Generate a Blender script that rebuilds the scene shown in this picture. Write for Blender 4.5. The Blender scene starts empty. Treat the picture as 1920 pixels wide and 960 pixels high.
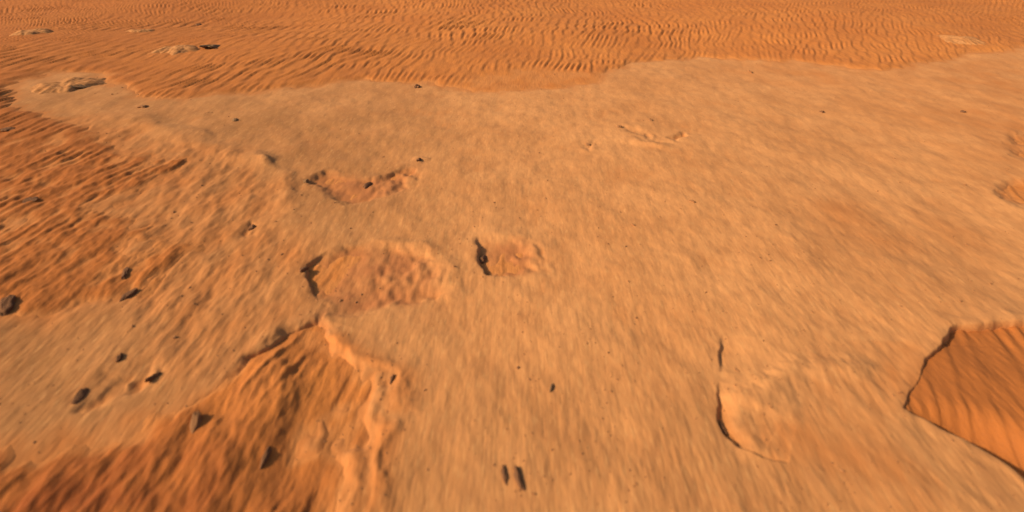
import bpy, bmesh, math, random
import numpy as np
from mathutils import Vector, Matrix

# ------------------------------------------------------------------ camera, sky, sun, exposure
S = bpy.context.scene
C = S.collection
CAM_H, PITCH, FPX = 1.60, 23.1, 1500.0
cam_d = bpy.data.cameras.new('camera')
cam = bpy.data.objects.new('camera', cam_d)
C.objects.link(cam)
cam.location = (0, 0, CAM_H)
cam.rotation_euler = (math.radians(90 - PITCH), 0, 0)
cam_d.sensor_width = 36
cam_d.lens = FPX / 1920 * 36
cam_d.clip_start, cam_d.clip_end = 0.05, 3000
cam_d.dof.use_dof = True
cam_d.dof.focus_distance = 9.0
cam_d.dof.aperture_fstop = 2.2
S.camera = cam

SUN_EL, SUN_FROM = 31.0, (-1.0, -0.42)            # low sun from the left
w = bpy.data.worlds.new('World')
S.world = w
w.use_nodes = True
nt = w.node_tree
bg = nt.nodes['Background']
sky = nt.nodes.new('ShaderNodeTexSky')
sky.sky_type = 'NISHITA'
sky.sun_disc = False
sky.sun_elevation = math.radians(SUN_EL)
sky.sun_rotation = math.atan2(SUN_FROM[0], SUN_FROM[1])
sky.dust_density = 4.0
sky.air_density = 1.0
nt.links.new(sky.outputs[0], bg.inputs[0])
bg.inputs[1].default_value = 0.085
sd_ = bpy.data.lights.new('sun', 'SUN')
sd_.energy = 4.2
sd_.angle = math.radians(1.2)
sd_.color = (1.0, 0.82, 0.58)
sun = bpy.data.objects.new('sun', sd_)
C.objects.link(sun)
_v = Vector((SUN_FROM[0], SUN_FROM[1], 0)).normalized() * math.cos(math.radians(SUN_EL))
_v.z = math.sin(math.radians(SUN_EL))
sun.rotation_euler = _v.to_track_quat('Z', 'Y').to_euler()
S.view_settings.view_transform = 'Standard'
S.view_settings.look = 'None'
S.view_settings.gamma = 1
S.view_settings.exposure = 0.23
S.cycles.max_bounces = 4

rng = np.random.default_rng(7)
random.seed(7)

# ------------------------------------------------------------------ helpers: numbers
def sm(a, b, x):
    t = np.clip((x - a) / (b - a), 0, 1)
    return t * t * (3 - 2 * t)

def _hash(i, j, seed):
    h = (i.astype(np.int64) * 374761393 + j.astype(np.int64) * 668265263 + seed * 974634777) & 0xFFFFFFFF
    h = ((h ^ (h >> 13)) * 1274126177) & 0xFFFFFFFF
    h = ((h ^ (h >> 16)) * 2246822519) & 0xFFFFFFFF
    return (h ^ (h >> 15)) & 0xFFFFFFFF

def noise(x, y, seed=0):
    """gradient noise, about -1..1"""
    xi, yi = np.floor(x), np.floor(y)
    fx, fy = x - xi, y - yi
    u, v = fx * fx * fx * (fx * (fx * 6 - 15) + 10), fy * fy * fy * (fy * (fy * 6 - 15) + 10)
    def g(di, dj):
        a = _hash(xi + di, yi + dj, seed) * (2 * np.pi / 4294967296.0)
        return np.cos(a) * (fx - di) + np.sin(a) * (fy - dj)
    a, b = g(0, 0), g(1, 0)
    c, d = g(0, 1), g(1, 1)
    return 1.5 * ((a + (b - a) * u) * (1 - v) + (c + (d - c) * u) * v)

def fbm(x, y, octs, seed=0, gain=0.5):
    s, a = 0, 1
    for k in range(octs):
        s = s + a * noise(x * 2.03 ** k, y * 2.03 ** k, seed + 17 * k)
        a *= gain
    return s

def swell(x, y):
    """the lie of the land: tilted up left and down right to dim both sides, dunes far out"""
    r = np.hypot(x, y)
    lx = -0.5 - x
    left = 0.075 * np.where(lx > 0, lx * lx / (lx + 0.6), 0) * sm(16, 5, y) * sm(12, 5, np.abs(x))  # slope put in so the left side takes less sun
    rx = x - 0.6
    right = -0.018 * np.where(rx > 0, rx * rx / (rx + 0.8), 0) * sm(12, 4, y) * sm(12, 5, np.abs(x))  # gentle fall put in to darken the right side
    return (left + right + 0.018 * noise(x / 1.7, y / 2.3, 11) * sm(0.5, 4, r) + 0.07 * noise(x / 4.1 + 3, y / 5.3, 12) * sm(6, 14, r)
            + 1.2 * noise(x / 41, y / 47, 13) * sm(22, 90, r) + 5 * noise(x / 190, y / 210, 14) * sm(90, 300, r))

def G(px, py):
    """surveyed place in the picture -> metres on the ground there"""
    p = math.radians(PITCH)
    a, b = (px - 960) / FPX, (480 - py) / FPX
    dy, dz = math.cos(p) + b * math.sin(p), -math.sin(p) + b * math.cos(p)
    if dz > -0.02:
        dz = -0.02
    z = 0.0
    for _ in range(12):
        t = (z - CAM_H) / dz
        if t * dy > 20:
            break
        z = 0.5 * z + 0.5 * float(swell(np.array([a * t]), np.array([dy * t]))[0])
    t = (z - CAM_H) / dz
    return (a * t, dy * t)

def GP(pts):
    return np.array([G(*q) for q in pts])

def mpp(px, py):
    """metres for one picture pixel across, at that place"""
    x0, y0 = G(px, py)
    return math.sqrt(0 + (y0 * math.cos(math.radians(PITCH)) + CAM_H * math.sin(math.radians(PITCH))) ** 2) / FPX

def seg_dist(x, y, pts, closed):
    """distance to a polyline; sign negative inside when closed"""
    d = np.full(x.shape, 1e9)
    ins = np.zeros(x.shape, bool)
    n = len(pts)
    for i in range(n if closed else n - 1):
        ax, ay = pts[i]
        bx, by = pts[(i + 1) % n]
        ex, ey = bx - ax, by - ay
        t = np.clip(((x - ax) * ex + (y - ay) * ey) / (ex * ex + ey * ey + 1e-12), 0, 1)
        d = np.minimum(d, (x - ax - t * ex) ** 2 + (y - ay - t * ey) ** 2)
        if closed:
            cr = ((ay > y) != (by > y)) & (x < ex * (y - ay) / (ey if abs(ey) > 1e-12 else 1e-12) + ax)
            ins ^= cr
    d = np.sqrt(d)
    return np.where(ins, -d, d) if closed else d

def boxed(fn, x, y, pts, m, far):
    """evaluate fn only near the feature"""
    lo, hi = pts.min(0) - m, pts.max(0) + m
    k = (x > lo[0]) & (x < hi[0]) & (y > lo[1]) & (y < hi[1])
    out = np.full(x.shape, far, float)
    if k.any():
        out[k] = fn(x[k], y[k])
    return out

# ------------------------------------------------------------------ where the sand and the crust lie
# the drift of rippled sand beyond the pan, with a tongue down the left side
SAND_ZONE = GP([(3600, 60), (2600, 78), (2100, 88), (1920, 96), (1830, 108), (1760, 122), (1680, 140), (1600, 133), (1520, 122), (1420, 117), (1330, 110),
                (1220, 119), (1168, 131), (1156, 150), (1140, 164), (1080, 171), (1000, 176), (920, 178), (830, 171),
                (790, 161), (700, 157), (600, 166), (470, 179), (330, 191), (235, 186), (165, 140), (112, 138), (58, 164), (72, 196), (165, 222), (260, 262), (340, 290), (420, 306),
                (345, 335), (290, 380), (330, 415), (395, 437), (425, 465), (350, 515), (265, 560), (130, 602), (0, 632),
                (-200, 660), (-900, 700), (-2600, 560), (-4000, 40), (-2000, -118), (4000, -118)])
EDGE_TRENCH = GP([(1835, 836), (1850, 845), (1912, 888), (1990, 950), (2150, 1040)])  # line where the sand is lowered so the edge shadow shows
LEFT_MIX = GP([(230, 215), (330, 262), (470, 285), (555, 350), (570, 430), (580, 500), (595, 590), (520, 650), (400, 700), (300, 670), (230, 600), (100, 610), (-600, 690), (-900, 300)])
SAND_LAP = GP([(-500, 1150), (-400, 930), (0, 835), (110, 815), (200, 805), (290, 780), (345, 745), (400, 705), (475, 675), (570, 635), (640, 690), (620, 800), (600, 870), (620, 940), (640, 1150)])
PITS = [  # outline, depth, wall width, (crisp edge)
    # big sandy break-out, lower left
    ([(590, 596), (625, 640), (690, 682), (748, 704), (742, 760), (700, 820), (664, 890), (655, 1000), (640, 1150), (300, 1150), (260, 860), (400, 740), (470, 662), (540, 622)], 0.040, 0.030),
    # oval hollow
    ([(578, 486), (640, 462), (720, 456), (790, 472), (838, 510), (832, 545), (780, 570), (705, 588), (628, 592), (602, 556), (572, 522)], 0.022, 0.038),
    # neck from the oval hollow to the break-out
    ([(600, 560), (632, 580), (625, 625), (575, 615), (590, 585)], 0.024, 0.03),
    # small hollow
    ([(896, 448), (950, 442), (1000, 450), (1022, 480), (1015, 508), (960, 520), (918, 515), (900, 480)], 0.024, 0.025),
    # square-cut hollow on the right
    ([(1790, 612), (1860, 606), (1960, 604), (2200, 640), (2300, 800), (2150, 1000), (1990, 950), (1912, 888), (1850, 845), (1770, 800), (1698, 764), (1738, 695)], 0.125, 0.016, 1),
    # shallow bowl, right edge
    ([(1868, 346), (1905, 334), (1990, 336), (2010, 370), (1940, 390), (1885, 374)], 0.040, 0.05),
    ([(1885, 262), (1925, 236), (1990, 250), (1990, 310), (1925, 306), (1893, 288)], 0.038, 0.05),
    # broken crust left of centre
    ([(575, 334), (612, 320), (690, 330), (740, 322), (786, 300), (792, 318), (770, 352), (720, 372), (655, 384), (600, 356)], 0.027, 0.035),
    ([(440, 432), (468, 412), (484, 420), (478, 438), (455, 446)], 0.028, 0.03),
    ([(215, 690), (290, 680), (320, 690), (270, 730), (180, 760), (130, 758)], 0.026, 0.03),
    # print-like scoops
    ([(1160, 236), (1190, 236), (1225, 252), (1250, 268), (1225, 268), (1185, 250)], 0.020, 0.03),
    ([(1255, 258), (1290, 243), (1305, 240), (1300, 250), (1270, 266)], 0.028, 0.03),
    ([(1098, 276), (1104, 260), (1118, 270), (1108, 286)], 0.020, 0.03),
]
PITS = [(GP(q[0]), q[1], q[2], len(q) > 3) for q in PITS]
RIDGES = [  # low welts of crust and blown sand: line, height, half width
    ([(470, 278), (500, 310), (543, 350), (546, 420)], 0.010, 0.07),
    ([(735, 452), (790, 462), (842, 505), (845, 545)], 0.010, 0.07),
    ([(620, 632), (690, 672), (757, 700), (752, 760)], 0.009, 0.05),
    ([(718, 800), (712, 860), (700, 940), (690, 1010)], 0.009, 0.026),
    ([(692, 790), (668, 850), (655, 930), (650, 1010)], 0.008, 0.03),
    ([(600, 326), (690, 332), (740, 323), (788, 297)], 0.010, 0.028),
    ([(1480, 690), (1400, 770), (1420, 830)], 0.012, 0.06),
    ([(1600, 680), (1500, 700), (1440, 760)], 0.012, 0.07),
    ([(260, 225), (360, 262), (470, 300)], 0.016, 0.12),
    ([(1180, 262), (1222, 270), (1245, 274)], 0.014, 0.05),
    ([(1780, 596), (1860, 594), (1960, 590)], 0.005, 0.05),
]
RIDGES = [(GP(p), h, wd) for p, h, wd in RIDGES]
STEPS = [  # one-sided breaks of the crust: line (from far to near, low side on the right as seen), drop, how far the low side takes to climb back
    ([(1352, 720), (1342, 770), (1352, 802), (1378, 832), (1430, 856), (1480, 868)], 0.028, 0.10),
    ([(1352, 628), (1346, 660), (1350, 700)], 0.016, 0.08),
    ([(606, 468), (578, 492), (572, 522), (596, 556)], 0.024, 0.10),
    ([(592, 595), (540, 625), (500, 648), (455, 668)], 0.026, 0.15),
    ([(893, 446), (897, 480), (915, 516)], 0.026, 0.08),
]
STEPS = [(GP(p), h, wd) for p, h, wd in STEPS]
SMOOTH = GP([(850, 165), (900, 140), (990, 128), (1090, 140), (1150, 150), (1140, 168), (1000, 178), (900, 178)])

KW = []
for _ in range(34):                                  # sand ripples: a narrow band of waves, crests running away from the viewer
    lam = 0.110 * math.exp(rng.normal(0, 0.12))
    th = math.radians(rng.normal(0, 6))
    KW.append((2 * math.pi / lam * math.cos(th), 2 * math.pi / lam * math.sin(th), rng.uniform(0, 6.28)))

def band(x, y):
    s = np.zeros_like(x)
    for kx, ky, ph in KW:
        s += np.cos(kx * x + ky * y + ph)
    return s / math.sqrt(len(KW) / 2)

def ripples(x, y):
    yc = np.minimum(y, 14)                            # the crests swing round from left to right
    wx = x - yc * np.clip(0.13 + 0.022 * x, -0.02, 0.30) + 0.04 * noise(x / 0.9, y / 1.3, 5)
    g = band(wx, y)
    g = band(wx - 0.015 * np.clip(g, -1.6, 1.6), y)   # lean the crests downwind
    return np.tanh(0.8 * g) + 0.15 * g

def zone(x, y):
    wx = x + 0.10 * noise(x / 0.55, y / 0.7, 21) + 0.05 * noise(x / 0.17, y / 0.25, 22)
    wy = y + 0.13 * noise(x / 0.5 + 9, y / 0.7, 23) + 0.07 * noise(x / 0.15, y / 0.25, 24)
    return seg_dist(wx, wy, SAND_ZONE, True)          # negative inside the sand

def sand_h(x, y, z=None):
    z = zone(x, y) if z is None else z
    left = sm(-0.3, -1.3, x) * sm(6.5, 4.5, y)        # the thinner tongue on the left, crust showing through
    lvl = -0.024 + 0.007 * noise(x / 0.24, y / 0.42, 30) * (1 - sm(0.05, -0.2, z)) + 0.042 * sm(0.08, -0.34, z) * (1 - 0.22 * left) + 0.02 * sm(-0.5, -3, z) * (1 - left)
    lvl = lvl + left * sm(0.2, -0.3, z) * (0.009 * noise(x / 0.30, y / 0.7, 31) + 0.009 * fbm(x / 0.09, y / 0.22, 3, 36))
    lp = boxed(lambda a, b: seg_dist(a + 0.20 * noise(a / 0.3, b / 0.5, 25) + 0.05 * noise(a / 0.09, b / 0.16, 27), b + 0.14 * noise(a / 0.25 + 4, b / 0.4, 26), SAND_LAP, True), x, y, SAND_LAP, 0.6, 9.0)
    lap = sm(0.12, -0.30, lp)
    lvl = lvl + 0.044 * lap + lap * 0.010 * fbm(x / 0.09, y / 0.25, 3, 35)
    am = 0.003 + 0.0043 * sm(0.1, -0.5, z) + 0.0034 * sm(9, 15, y) + 0.0025 * lap
    am = am * (0.75 + 0.55 * noise(x / 1.3, y / 1.9, 32)) * (1 - 0.50 * left)
    q = boxed(lambda a, b: seg_dist(a, b, SMOOTH, True), x, y, SMOOTH, 1.0, 9.0)
    k = sm(0.25, -0.1, q)
    am = am * (1 - 0.9 * k)
    lvl = lvl - 0.012 * k
    sc = boxed(lambda a, b: seg_dist(a, b, EDGE_TRENCH, False), x, y, EDGE_TRENCH, 0.7, 9.0)
    am = am * (1 - 0.40 * sm(0.9, 0.5, sc))
    lvl = lvl - 0.085 * np.exp(-(sc / 0.20) ** 4) + 0.014 * sm(0.9, 0.5, sc)     # sand dug out under the square-cut edge to widen its shadow
    r = np.hypot(x, y)
    am = am * sm(40, 22, r)
    return (swell(x, y) + lvl + am * ripples(x, y) + 0.0035 * fbm(x / 0.16, y / 0.4, 2, 33)
            + 0.0015 * fbm(x / 0.022, y / 0.09, 2, 34))

def left_mix(x, y):
    q = boxed(lambda a, b: seg_dist(a + 0.14 * noise(a / 0.35, b / 0.5, 81), b + 0.2 * noise(a / 0.35 + 5, b / 0.5, 82), LEFT_MIX, True), x, y, LEFT_MIX, 1.2, 9.0)
    return sm(0.18, -0.25, q)

def crust_h(x, y):
    wx = x + 0.060 * noise(x / 0.23, y / 0.26, 40) + 0.018 * noise(x / 0.07, y / 0.09, 41) + 0.007 * noise(x / 0.025, y / 0.04, 42)
    wy = y + 0.060 * noise(x / 0.23 + 7, y / 0.26, 43) + 0.020 * noise(x / 0.07, y / 0.09, 44) + 0.007 * noise(x / 0.025, y / 0.04, 45)
    h = swell(x, y)
    h = h + 0.008 * fbm(x / 0.42, y / 0.60, 3, 51) + 0.0026 * fbm(x / 0.085, y / 0.22, 3, 52)
    h = h + left_mix(x, y) * (0.008 * fbm(x / 0.10, y / 0.34, 3, 83) - 0.004)
    # motion streaks worked into the pan as lineation, running away from the viewer
    lin = 0.35 + 0.65 * sm(7, 2.5, y)
    h = h + lin * (0.0013 * noise(x / 0.030, y / 0.15, 53) + 0.0009 * noise(x / 0.013, y / 0.07, 54)) * (0.7 + 0.6 * noise(x / 0.6, y / 0.8, 55))
    wv = 1.0 + 0.85 * noise(x / 0.23, y / 0.30, 56)
    dv = 0.95 + 0.55 * noise(x / 0.19, y / 0.28, 57)
    lump = 0.0045 * fbm(x / 0.075, y / 0.16, 2, 58)
    for pts, dep, wd, crisp in PITS:
        f = 0.35 if crisp else 1.0
        px, py = (x + (wx - x) * f, y + (wy - y) * f)
        s = boxed(lambda a, b: seg_dist(a, b, pts, True), px, py, pts, 0.4, 9.0)
        m = np.abs(s) < 8
        c = pts.mean(0)
        side = sm(-0.1, 0.8, (x - c[0]) / np.hypot(x - c[0], (y - c[1]) * 0.8 + 1e-6))
        wl = wd * (2.0 if not crisp else 1) * (1 + (wv - 1) * f) * (1 + 2.2 * side * f)
        ins = sm(0.0, -0.04, s) * (0.3 if crisp else 1)
        h = np.where(m, h - dep * (1.0 if crisp else 0.72) * (1 + (dv - 1) * f) * sm(wl * 0.4, -wl, s) + ins * lump * (1 + 1.6 * side) + (0.004 if crisp else 0.0015) * np.exp(-((s - 0.03) / 0.035) ** 2), h)
    for pts, dr, wd in STEPS:
        def step(a, b, pts=pts, dr=dr, wd=wd):
            d, out = np.full(a.shape, 9.0), np.zeros(a.shape)
            n = len(pts) - 1
            for i in range(n):
                (ax, ay), (bx, by) = pts[i], pts[i + 1]
                ex, ey = bx - ax, by - ay
                t = np.clip(((a - ax) * ex + (b - ay) * ey) / (ex * ex + ey * ey), 0, 1)
                q = np.hypot(a - ax - t * ex, b - ay - t * ey)
                sg = np.sign(ex * (b - ay) - ey * (a - ax))
                k = q < d
                v = np.where(sg > 0, sm(0, 0.016, q) * np.exp(-q / wd), 0) * np.sin(np.pi * (i + t) / n) ** 0.6
                out, d = np.where(k, v, out), np.where(k, q, d)
            return out * dr
        wf = 0.45
        h = h - boxed(step, x + (wx - x) * wf, y + (wy - y) * wf, pts, 0.8, 0.0)
    for pts, hh, wd in RIDGES:
        s = boxed(lambda a, b: seg_dist(a, b, pts, False), wx, wy, pts, 0.5, 9.0)
        h = h + hh * wv * np.exp(-(s / wd) ** 2)
    return h

# ------------------------------------------------------------------ ground meshes
def axis_rows():
    near = np.linspace(-6, 0.9, 24)[:-1]
    # rows of even angular spacing over the part one can see
    a = np.linspace(math.radians(60), math.radians(4.2), 900)
    mid = CAM_H / np.tan(a)
    far = np.geomspace(mid[-1] * 1.01, 1500, 60)
    return np.concatenate([near, mid, far])

def axis_cols():
    c = np.linspace(-0.80, 0.80, 1150)
    o = 0.80 + np.geomspace(0.004, 6, 60)
    return np.concatenate([-o[::-1], c, o])

def sheet(name, fn, attrs, mat):
    ys, us = axis_rows(), axis_cols()
    U, Y = np.meshgrid(us, ys)
    X = U * (np.maximum(Y, 0) * 0.98 + 0.75)
    x, y = X.ravel(), Y.ravel()
    z = fn(x, y)
    nr, nc = U.shape
    me = bpy.data.meshes.new(name)
    me.vertices.add(nr * nc)
    me.vertices.foreach_set('co', np.column_stack([x, y, z]).astype(np.float32).ravel())
    i = (np.arange(nr - 1)[:, None] * nc + np.arange(nc - 1)[None, :]).ravel()
    q = np.column_stack([i, i + 1, i + nc + 1, i + nc]).astype(np.int32)
    nf = len(q)
    me.loops.add(nf * 4)
    me.loops.foreach_set('vertex_index', q.ravel())
    me.polygons.add(nf)
    me.polygons.foreach_set('loop_start', (np.arange(nf) * 4).astype(np.int32))
    me.polygons.foreach_set('use_smooth', np.ones(nf, bool))
    me.update(calc_edges=True)
    for an, av in attrs(x, y, z).items():
        at = me.attributes.new(an, 'FLOAT', 'POINT')
        at.data.foreach_set('value', av.astype(np.float32))
    me.materials.append(mat)
    o = bpy.data.objects.new(name, me)
    C.objects.link(o)
    o['kind'] = 'structure'
    return o

# ------------------------------------------------------------------ materials
class NT:
    def __init__(s, name):
        s.m = bpy.data.materials.new(name)
        s.m.use_nodes = True
        s.t = s.m.node_tree
        s.b = s.t.nodes['Principled BSDF']
        s.b.inputs['Roughness'].default_value = 0.95
        s.b.inputs['Specular IOR Level'].default_value = 0.15
        s.co = s.t.nodes.new('ShaderNodeTexCoord').outputs['Object']
    def node(s, t, **k):
        n = s.t.nodes.new(t)
        for a, v in k.items():
            setattr(n, a, v)
        return n
    def noise(s, scale, stretch=(1, 1, 1), detail=3, rough=0.5):
        mp = s.node('ShaderNodeMapping')
        mp.inputs['Scale'].default_value = stretch
        s.t.links.new(s.co, mp.inputs['Vector'])
        n = s.node('ShaderNodeTexNoise')
        n.inputs['Scale'].default_value = scale
        n.inputs['Detail'].default_value = detail
        n.inputs['Roughness'].default_value = rough
        s.t.links.new(mp.outputs[0], n.inputs['Vector'])
        return n.outputs['Fac']
    def attr(s, name):
        n = s.node('ShaderNodeAttribute')
        n.attribute_name = name
        return n.outputs['Fac']
    def rng(s, v, a, b, c=0.0, d=1.0):
        n = s.node('ShaderNodeMapRange')
        n.inputs['From Min'].default_value, n.inputs['From Max'].default_value = a, b
        n.inputs['To Min'].default_value, n.inputs['To Max'].default_value = c, d
        s.t.links.new(v, n.inputs['Value'])
        return n.outputs[0]
    def mix(s, f, a, b, mode='MIX'):
        n = s.node('ShaderNodeMix', data_type='RGBA', blend_type=mode)
        for sock, v in ((n.inputs[0], f), (n.inputs[6], a), (n.inputs[7], b)):
            if hasattr(v, 'is_linked'):
                s.t.links.new(v, sock)
            elif isinstance(v, (int, float)):
                sock.default_value = v
            else:
                sock.default_value = (*v, 1)
        return n.outputs[2]
    def mul(s, a, b):
        n = s.node('ShaderNodeMath', operation='MULTIPLY')
        for sock, v in ((n.inputs[0], a), (n.inputs[1], b)):
            if hasattr(v, 'is_linked'):
                s.t.links.new(v, sock)
            else:
                sock.default_value = v
        return n.outputs[0]
    def bump(s, h, dist, strength=1.0, prev=None):
        n = s.node('ShaderNodeBump')
        n.inputs['Distance'].default_value = dist
        n.inputs['Strength'].default_value = strength
        s.t.links.new(h, n.inputs['Height'])
        if prev is not None:
            s.t.links.new(prev, n.inputs['Normal'])
        return n.outputs[0]
    def done(s, col, nrm=None):
        s.t.links.new(col, s.b.inputs['Base Color'])
        if nrm is not None:
            s.t.links.new(nrm, s.b.inputs['Normal'])
        return s.m

def sand_material():
    n = NT('orange_sand')
    c = n.mix(n.rng(n.noise(0.9, (1, 0.6, 1), 3), 0.35, 0.68), (0.54, 0.176, 0.036), (0.63, 0.222, 0.048))
    c = n.mix(n.rng(n.noise(9, (1, 0.25, 1), 4), 0.40, 0.75, 0, 0.50), c, (0.40, 0.145, 0.042))
    c = n.mix(n.rng(n.noise(32, (1, 0.10, 1), 3, 0.6), 0.45, 0.75, 0, 0.55), c, (0.36, 0.115, 0.030))
    c = n.mix(n.mul(n.attr('deep'), 0.9), c, (0.37, 0.112, 0.024))
    c = n.mix(n.mul(n.attr('rust'), n.rng(n.noise(7, (1, 0.6, 1), 4), 0.36, 0.62, 0.0, 1)), c, (0.29, 0.075, 0.017))
    c = n.mix(n.rng(n.noise(160, (1, 0.5, 1), 2), 0.45, 0.8, 0, 0.4), c, (0.33, 0.12, 0.04))
    c = n.mix(n.mul(n.attr('thin'), 0.65), c, (0.57, 0.225, 0.066))
    b = n.bump(n.noise(70, (1, 0.4, 1), 4, 0.6), 0.0030, 0.6)
    b = n.bump(n.noise(75, (1, 0.07, 1), 3, 0.6), 0.006, 0.45, b)
    return n.done(c, b)

def crust_material():
    n = NT('pale_crust')
    c = n.mix(n.rng(n.noise(1.3, (1, 0.7, 1), 4), 0.35, 0.68), (0.585, 0.248, 0.082), (0.675, 0.302, 0.106))
    c = n.mix(n.mul(n.attr('khaki_falloff'), n.rng(n.noise(2.2, (1, 0.6, 1), 3), 0.3, 0.7, 0.3, 1.0)), c, (0.38, 0.160, 0.050))  # khaki tone and lens falloff painted together
    c = n.mix(n.rng(n.noise(12, (1, 0.42, 1), 4), 0.46, 0.78, 0, 0.42), c, (0.43, 0.185, 0.068))
    c = n.mix(n.rng(n.noise(4.6, (1, 0.55, 1), 5, 0.62), 0.47, 0.70, 0, 0.48), c, (0.44, 0.172, 0.054))
    c = n.mix(n.rng(n.noise(55, (1, 0.24, 1), 3), 0.48, 0.78, 0, 0.36), c, (0.40, 0.17, 0.065))
    c = n.mix(n.rng(n.noise(85, (1, 0.16, 1), 2), 0.55, 0.80, 0, 0.45), c, (0.70, 0.36, 0.13))
    c = n.mix(n.mul(n.attr('dust'), n.rng(n.noise(6, (1, 0.5, 1), 4), 0.3, 0.62, 0.4, 1)), c, (0.51, 0.180, 0.048))
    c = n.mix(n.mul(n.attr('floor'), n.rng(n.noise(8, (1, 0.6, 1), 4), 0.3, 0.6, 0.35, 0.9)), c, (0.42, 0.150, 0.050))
    st = n.noise(95, (1, 0.055, 1), 3, 0.6)
    c = n.mix(n.mul(n.rng(st, 0.50, 0.76, 0, 0.40), n.attr('streak')), c, (0.37, 0.150, 0.050))  # dark streaks painted along the view to stand for motion blur
    c = n.mix(n.mul(n.rng(n.noise(150, (1, 0.07, 1), 2, 0.6), 0.56, 0.78, 0, 0.35), n.attr('streak')), c, (0.74, 0.36, 0.12))  # bright motion streaks, painted likewise
    b = n.bump(n.noise(60, (1, 0.22, 1), 5, 0.62), 0.0030, 0.6)
    b = n.bump(n.mul(st, n.attr('streak')), 0.0038, 0.45, b)
    return n.done(c, b)

def stone_material(name, a, b_, sc=30):
    n = NT(name)
    c = n.mix(n.rng(n.noise(sc, (1, 1, 1), 4), 0.35, 0.66), a, b_)
    c = n.mix(n.rng(n.noise(sc * 6, (1, 1, 1), 3), 0.5, 0.75, 0, 0.6), c, tuple(v * 0.55 for v in a))
    return n.done(c, n.bump(n.noise(sc * 4, (1, 1, 1), 5, 0.6), 0.004, 0.7))

M_SAND, M_CRUST = sand_material(), crust_material()
M_DARK = stone_material('dark_brown_stone', (0.155, 0.070, 0.033), (0.28, 0.125, 0.053))
M_BROWN = stone_material('brown_clod', (0.28, 0.125, 0.050), (0.40, 0.178, 0.068))
M_PALE = stone_material('pale_crust_rock', (0.47, 0.190, 0.058), (0.55, 0.245, 0.085), 9)
M_GREY = stone_material('grey_brown_rock', (0.20, 0.108, 0.050), (0.34, 0.175, 0.072), 14)
M_TWIG = stone_material('dry_twig_bark', (0.14, 0.075, 0.035), (0.25, 0.135, 0.06))

# ------------------------------------------------------------------ the ground
def crust_attrs(x, y, z):
    s = sand_h(x, y) - z
    rd = np.zeros_like(x)
    for bx, by, br in ((1860, 216, 0.9), (1905, 270, 0.6), (1520, 138, 0.8), (1880, 150, 1.2), (1660, 420, 0.45)):
        cx, cy = G(bx, by)
        q = ((x - cx) / br) ** 2 + ((y - cy) / br) ** 2
        rd = np.maximum(rd, np.exp(-q) * (0.55 + 0.6 * noise(x / 0.35, y / 0.45, 88)))
    for k in (2, 3, 4):
        q = boxed(lambda a, b: seg_dist(a, b, RIDGES[k][0], False), x + 0.02 * noise(x / 0.06, y / 0.1, 87), y, RIDGES[k][0], 0.4, 9.0)
        rd = np.maximum(rd, np.exp(-(q / 0.055) ** 2))
    lm = left_mix(x, y) * (0.62 + 0.5 * noise(x / 0.16, y / 0.5, 84))
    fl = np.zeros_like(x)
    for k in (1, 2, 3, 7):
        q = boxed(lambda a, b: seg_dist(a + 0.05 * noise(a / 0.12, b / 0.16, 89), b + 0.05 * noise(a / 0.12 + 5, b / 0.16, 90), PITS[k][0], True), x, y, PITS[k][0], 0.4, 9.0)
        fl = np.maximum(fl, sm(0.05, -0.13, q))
    return {'floor': fl, 'streak': np.clip((0.22 + 0.62 * sm(6.5, 2.6, y)) * (0.85 + 0.45 * noise(x / 0.7, y / 1.1, 86)), 0, 1), 'dust': np.clip(np.maximum(np.maximum(sm(-0.022, 0.002, s), lm), rd), 0, 1), 'khaki_falloff': np.clip(sm(0.1, -1.1, x) * sm(10, 5, y) * 1.0 + 0.6 * sm(3.0, 2.0, y) + 0.05, 0, 1)}  # khaki tone carries a painted vignette at the left and near side
def sand_attrs(x, y, z):
    thin = sm(0.014, 0.0, z - crust_h(x, y))
    return {'rust': sm(-0.5, -1.2, x) * sm(2.5, 1.8, y), 'thin': thin, 'deep': np.clip(0.8 * sm(-0.6, -2.2, x) * sm(9, 5, y) + sm(-1, -6, x) * 0.55 + sm(2.7, 1.7, y) * sm(0.2, -0.7, x) * 0.95 + 0.85 * sm(1.2, 1.6, x) * sm(4, 3.3, y), 0, 1)}  # deep: darker sand, with the vignette at left painted in
sheet('ground', crust_h, crust_attrs, M_CRUST)
sheet('sand', sand_h, sand_attrs, M_SAND)

def top(x, y):
    ax, ay = np.array([x]), np.array([y])
    return float(max(crust_h(ax, ay)[0], sand_h(ax, ay)[0]))

# ------------------------------------------------------------------ stones
def tag(o, label, cat, group=None):
    o['label'], o['category'] = label, cat
    if group:
        o['group'] = group

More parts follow.
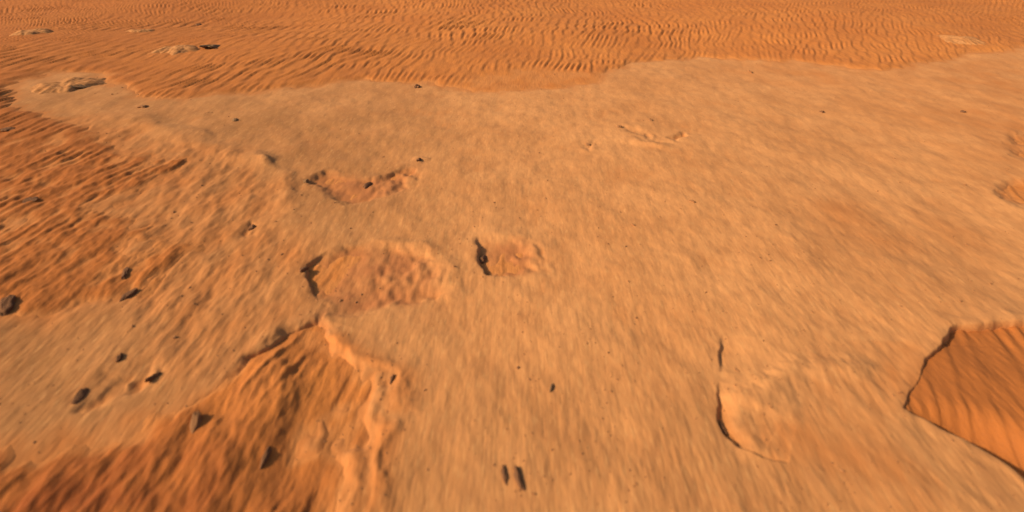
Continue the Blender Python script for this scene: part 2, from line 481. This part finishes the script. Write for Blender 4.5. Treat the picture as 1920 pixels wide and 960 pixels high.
def rock_mesh(name, seed, mat, sub=4, rough=0.28, flat=0.0):
    bm = bmesh.new()
    bmesh.ops.create_icosphere(bm, subdivisions=sub, radius=1)
    r = random.Random(seed)
    cuts = [(Vector((r.gauss(0, 1), r.gauss(0, 1), r.gauss(0, 0.8))).normalized(), r.uniform(0.55, 0.85)) for _ in range(0 if flat else 9)]
    if flat:
        cuts.append((Vector((r.gauss(0, .06), r.gauss(0, .06), 1)).normalized(), flat))
    co = np.array([v.co for v in bm.verts])
    nz = (noise(co[:, 0] * 1.6 + seed, co[:, 1] * 1.6 + co[:, 2] * 0.9, seed) * rough
          + noise(co[:, 0] * 4.2 + co[:, 2] * 2, co[:, 1] * 4.2 - co[:, 2] * 3 + seed, seed + 5) * rough * 0.4
          + noise(co[:, 0] * 10 + co[:, 2] * 5, co[:, 1] * 10 - co[:, 2] * 7 + seed, seed + 9) * rough * 0.16)
    for v, k in zip(bm.verts, nz):
        p = v.co * (1 + k)
        for nrm, d in cuts:                            # chip flat faces off the lump
            e = p.dot(nrm) - d
            if e > 0:
                p = p - nrm * e * 0.85
        v.co = p
    for f in bm.faces:
        f.smooth = True
    me = bpy.data.meshes.new(name)
    bm.to_mesh(me)
    bm.free()
    me.materials.append(mat)
    return me

STONES = [  # kind, picture place, size across/along/up in picture pixels at that place, turn, material, label, category
    ('stone', 372, 51, 13, 18, 8, 20, M_DARK, 'small dark stone alone in the rippled sand above the pale slabs', 'stone'),
    ('rock', 400, 92, 34, 60, 12, -20, M_GREY, 'grey-brown piece added as the shaded side just right of the longest pale slab in the ripples', 'rock'),  # stands in for the slab's own shaded side
    ('rock_slab', 332, 98, 84, 70, 9, 8, M_PALE, 'longest pale crust slab half buried in the rippled sand', 'rock'),
    ('rock_slab', 62, 68, 62, 62, 11, 12, M_PALE, 'pale crust slab nearest the upper left corner of the sand', 'rock'),
    ('rock_slab', 266, 64, 48, 40, 6, -8, M_PALE, 'thin pale flake of crust behind the longest pale slab', 'rock'),
    ('rock_slab', 128, 160, 88, 120, 8, 14, M_PALE, 'broad pale outcrop at the left where crust and ripples meet', 'rock'),
    ('rock_slab', 1798, 77, 84, 70, 7, 8, M_PALE, 'pale low slab in the ripples at the upper right', 'rock'),
    ('rock', 156, 162, 26, 50, 10, -15, M_GREY, 'grey-brown piece added as the shaded right end of the broad pale outcrop', 'rock'),  # darker lump put where the outcrop turns from the sun
    ('stone', 783, 163, 13, 16, 11, 10, M_DARK, 'dark stone on the edge between ripples and crust', 'stone'),
    ('clod', 15, 246, 26, 26, 11, 15, M_DARK, 'dark lump of earth on the left edge below the broad pale outcrop', 'clod'),
    ('clod', 268, 199, 22, 20, 8, 30, M_BROWN, 'brown crumb of crust right beside the end of the broad pale outcrop', 'clod'),
    ('clod', 440, 226, 12, 14, 8, 40, M_GREY, 'small grey crumb on the upper left of the pan', 'clod'),
    ('stone', 785, 302, 9, 15, 11, 0, M_DARK, 'dark stone at the right end of the curved crust break', 'stone'),
    ('stone', 690, 343, 11, 28, 15, -14, M_DARK, 'upright dark splinter in the middle of the curved crust break', 'stone'),
    ('clod', 573, 339, 14, 14, 10, 30, M_GREY, 'grey clod at the left end of the curved crust break', 'clod'),
    ('clod', 472, 424, 13, 18, 13, -20, M_DARK, 'dark clod in a small nick of the crust', 'clod'),
    ('stone', 568, 506, 10, 22, 16, -10, M_DARK, 'dark pointed piece added for the shade on the left rim of the oval hollow', 'stone'),  # dark piece added where the hollow's left wall lies in shade
    ('stone', 905, 478, 15, 30, 15, 15, M_DARK, 'dark piece added for the wall shadow at the left of the small hollow in mid picture', 'stone'),  # added over the overhang shadow of the hollow wall
    ('clod', 55, 379, 26, 26, 10, -40, M_DARK, 'dark lump added for a sand shadow on the left drift with no other stone near it', 'clod'),  # lump added in place of a shadow on the sand
    ('stone', 240, 551, 16, 46, 18, -38, M_DARK, 'long dark brown stone on the near edge of the left drift', 'stone'),
    ('stone', 234, 512, 13, 32, 10, -38, M_DARK, 'dark narrow stone just behind the long stone on the left drift edge', 'stone'),
    ('rock', 8, 578, 34, 70, 22, -45, M_DARK, 'largest black rock cut by the left edge of the view', 'rock'),
    ('stone', 225, 671, 12, 26, 13, -25, M_DARK, 'dark stone on pale crust at the lower left', 'stone'),
    ('stone', 290, 706, 9, 36, 12, -28, M_DARK, 'thin dark splinter in the scraped patch at the lower left', 'stone'),
    ('stone', 148, 745, 22, 44, 15, -38, M_DARK, 'broad dark stone in the left end of the scraped patch', 'stone'),
    ('clod', 366, 802, 20, 48, 20, -24, M_BROWN, 'large brown clod on the back edge of the big sandy break', 'clod'),
    ('stone', 495, 862, 12, 52, 17, -20, M_DARK, 'dark splinter alone on the sand of the big sandy break', 'stone'),
    ('stone', 735, 711, 8, 26, 12, -12, M_DARK, 'dark sliver on the bright right rim of the big sandy break', 'stone'),
    ('stone', 945, 891, 9, 50, 14, 4, M_DARK, 'left and slimmer of the pair of black splinters at the bottom', 'stone'),
    ('stone', 975, 905, 13, 56, 20, 4, M_DARK, 'right and thicker of the pair of black splinters at the bottom', 'stone'),
    ('stone', 1354, 792, 11, 44, 13, 14, M_DARK, 'black piece added for the scarp shadow in the left end of the curved scoop', 'stone'),  # added where the scarp throws its shadow
    ('stone', 1540, 210, 10, 10, 6, 30, M_DARK, 'small dark pebble alone on the smooth pan right of the branching marks', 'stone'),
    ('stone', 1805, 208, 12, 12, 6, 40, M_DARK, 'small dark pebble nearest the upper right edge of the pan', 'stone'),
    ('stone', 1406, 135, 6, 24, 6, 20, M_BROWN, 'thin brown sliver just below the right ripple edge', 'stone'),
    ('clod', 1161, 239, 10, 10, 7, 0, M_BROWN, 'brown crumb at the left tip of the branching marks', 'clod'),
    ('clod', 1219, 226, 7, 10, 7, 0, M_BROWN, 'brown crumb at the top of the branching marks', 'clod'),
    ('clod', 1103, 271, 11, 14, 7, 0, M_BROWN, 'brown crumb in a dent left of the branching marks', 'clod'),
    ('clod', 1298, 380, 10, 14, 7, 10, M_BROWN, 'brown crumb on the open pan below the branching marks', 'clod'),
    ('clod', 1034, 724, 7, 34, 9, 2, M_GREY, 'slim grey chip alone on the lower middle of the pan', 'clod'),
]
GROUPS = {'stone': 'dark stones lying on the sand and crust', 'clod': 'crumbs and clods of broken crust',
          'rock_slab': 'pale slabs showing through the rippled sand', 'rock': 'low rocks among the sand'}
def outcrop_mesh(name, seed, x0, y0, rx, ry, rise, turn, mat):
    """a low swell of crust breaking through the sand: thickest in the middle, its rim dipping under"""
    nr, na = 34, 150
    r = np.linspace(0, 1, nr)[:, None]
    a = np.linspace(0, 2 * np.pi, na, endpoint=False)[None, :]
    out = 1 + 0.30 * noise(1.3 * np.cos(a) + seed, 1.3 * np.sin(a), seed) + 0.14 * noise(4 * np.cos(a) + seed, 4 * np.sin(a), seed + 1)
    u, v = rx * out * r * np.cos(a), ry * out * r * np.sin(a)
    x = x0 + u * math.cos(turn) - v * math.sin(turn)
    y = y0 + u * math.sin(turn) + v * math.cos(turn)
    x, y, rr = x.ravel(), y.ravel(), (r + 0 * a).ravel()
    gx, gy = x0 + rx * 0.5 * np.cos(a[0]), y0 + ry * 0.5 * np.sin(a[0])
    base = float(np.mean(np.maximum(sand_h(gx, gy), crust_h(gx, gy)) - swell(gx, gy)))
    z = swell(x, y) + base + rise * (1 - sm(0.35, 1.0, rr) * 1.9)
    z += rise * 0.55 * fbm(x / 0.16, y / 0.3, 3, seed + 3) * (1 - 0.4 * rr) + 0.003 * fbm(x / 0.03, y / 0.07, 2, seed + 4)
    z[rr > 0.999] -= 0.05
    idx = np.arange(nr * na).reshape(nr, na)
    q = np.stack([idx[:-1], idx[1:], np.roll(idx, -1, 1)[1:], np.roll(idx, -1, 1)[:-1]], -1)[1:].reshape(-1, 4).tolist()
    fan = [[0, int(idx[1, k]), int(idx[1, (k + 1) % na])] for k in range(na)]
    me = bpy.data.meshes.new(name)
    me.from_pydata(np.column_stack([x - x0, y - y0, z - z[0]]).tolist(), [], fan + q)
    me.validate()
    for p in me.polygons:
        p.use_smooth = True
    me.materials.append(mat)
    return me, float(z[0])

for i, (name, px, py, wx, wy, wz, rot, mat, label, cat) in enumerate(STONES):
    x, y = G(px, py)
    k = mpp(px, py)
    sx, sy, sz = wx * k / 2, wy * k / 2, wz * k / 2
    if name == 'rock_slab':
        me, z0 = outcrop_mesh(name, 300 + i, x, y, sx * 1.25, sy * 2.2, 0.016 + 0.0016 * wz, math.radians(-6), mat)
        o = bpy.data.objects.new(name, me)
        o.location = (x, y, z0)
    else:
        o = bpy.data.objects.new(name, rock_mesh(name, 100 + i, mat, 4, 0.42))
        o.location = (x, y, top(x, y) - sz * 0.10)
        o.scale = (sx * 1.05, sy * 1.45, sz * 0.95)
        o.rotation_euler = (random.uniform(-0.2, 0.2), random.uniform(-0.25, 0.25), random.uniform(-0.35, 0.35))
    C.objects.link(o)
    o['kind'] = 'thing'
    tag(o, label, cat, GROUPS[name])

# ------------------------------------------------------------------ grit strewn on the pan
def grit():
    base = []
    for s in range(5):
        b = bmesh.new()
        bmesh.ops.create_icosphere(b, subdivisions=1, radius=1)
        r = random.Random(s)
        for v in b.verts:
            v.co *= r.uniform(0.65, 1.15)
        base.append((np.array([v.co for v in b.verts]), np.array([[v.index for v in f.verts] for f in b.faces])))
        b.free()
    N = 5200
    ang = rng.uniform(math.radians(7), math.radians(50), N)
    y = CAM_H / np.tan(ang)
    x = rng.uniform(-0.75, 0.75, N) * (y + 0.75)
    keep = crust_h(x, y) > sand_h(x, y) - 0.004
    keep &= noise(x / 0.4, y / 0.6, 71) > rng.uniform(-0.7, 0.5, N)
    x, y = x[keep], y[keep]
    z = np.maximum(crust_h(x, y), sand_h(x, y))
    V, F, off = [], [], 0
    for i in range(len(x)):
        bv, bf = base[i % 5]
        s = 0.0009 * y[i] ** 0.55 * math.exp(rng.normal(0, 0.45)) + 0.0008
        a = rng.normal(0, 0.25)
        p = bv * (s, s * rng.uniform(1.2, 3.0), s * 0.75)
        p = np.column_stack([p[:, 0] * math.cos(a) - p[:, 1] * math.sin(a) + x[i], p[:, 0] * math.sin(a) + p[:, 1] * math.cos(a) + y[i], p[:, 2] + z[i] + s * 0.2])
        V.append(p)
        F.append(bf + off)
        off += len(bv)
    me = bpy.data.meshes.new('grit')
    me.from_pydata(np.vstack(V).tolist(), [], np.vstack(F).tolist())
    me.materials.append(M_BROWN)
    o = bpy.data.objects.new('grit', me)
    C.objects.link(o)
    o['kind'] = 'stuff'
    tag(o, 'brown grit strewn over the pale crust', 'grit')
grit()
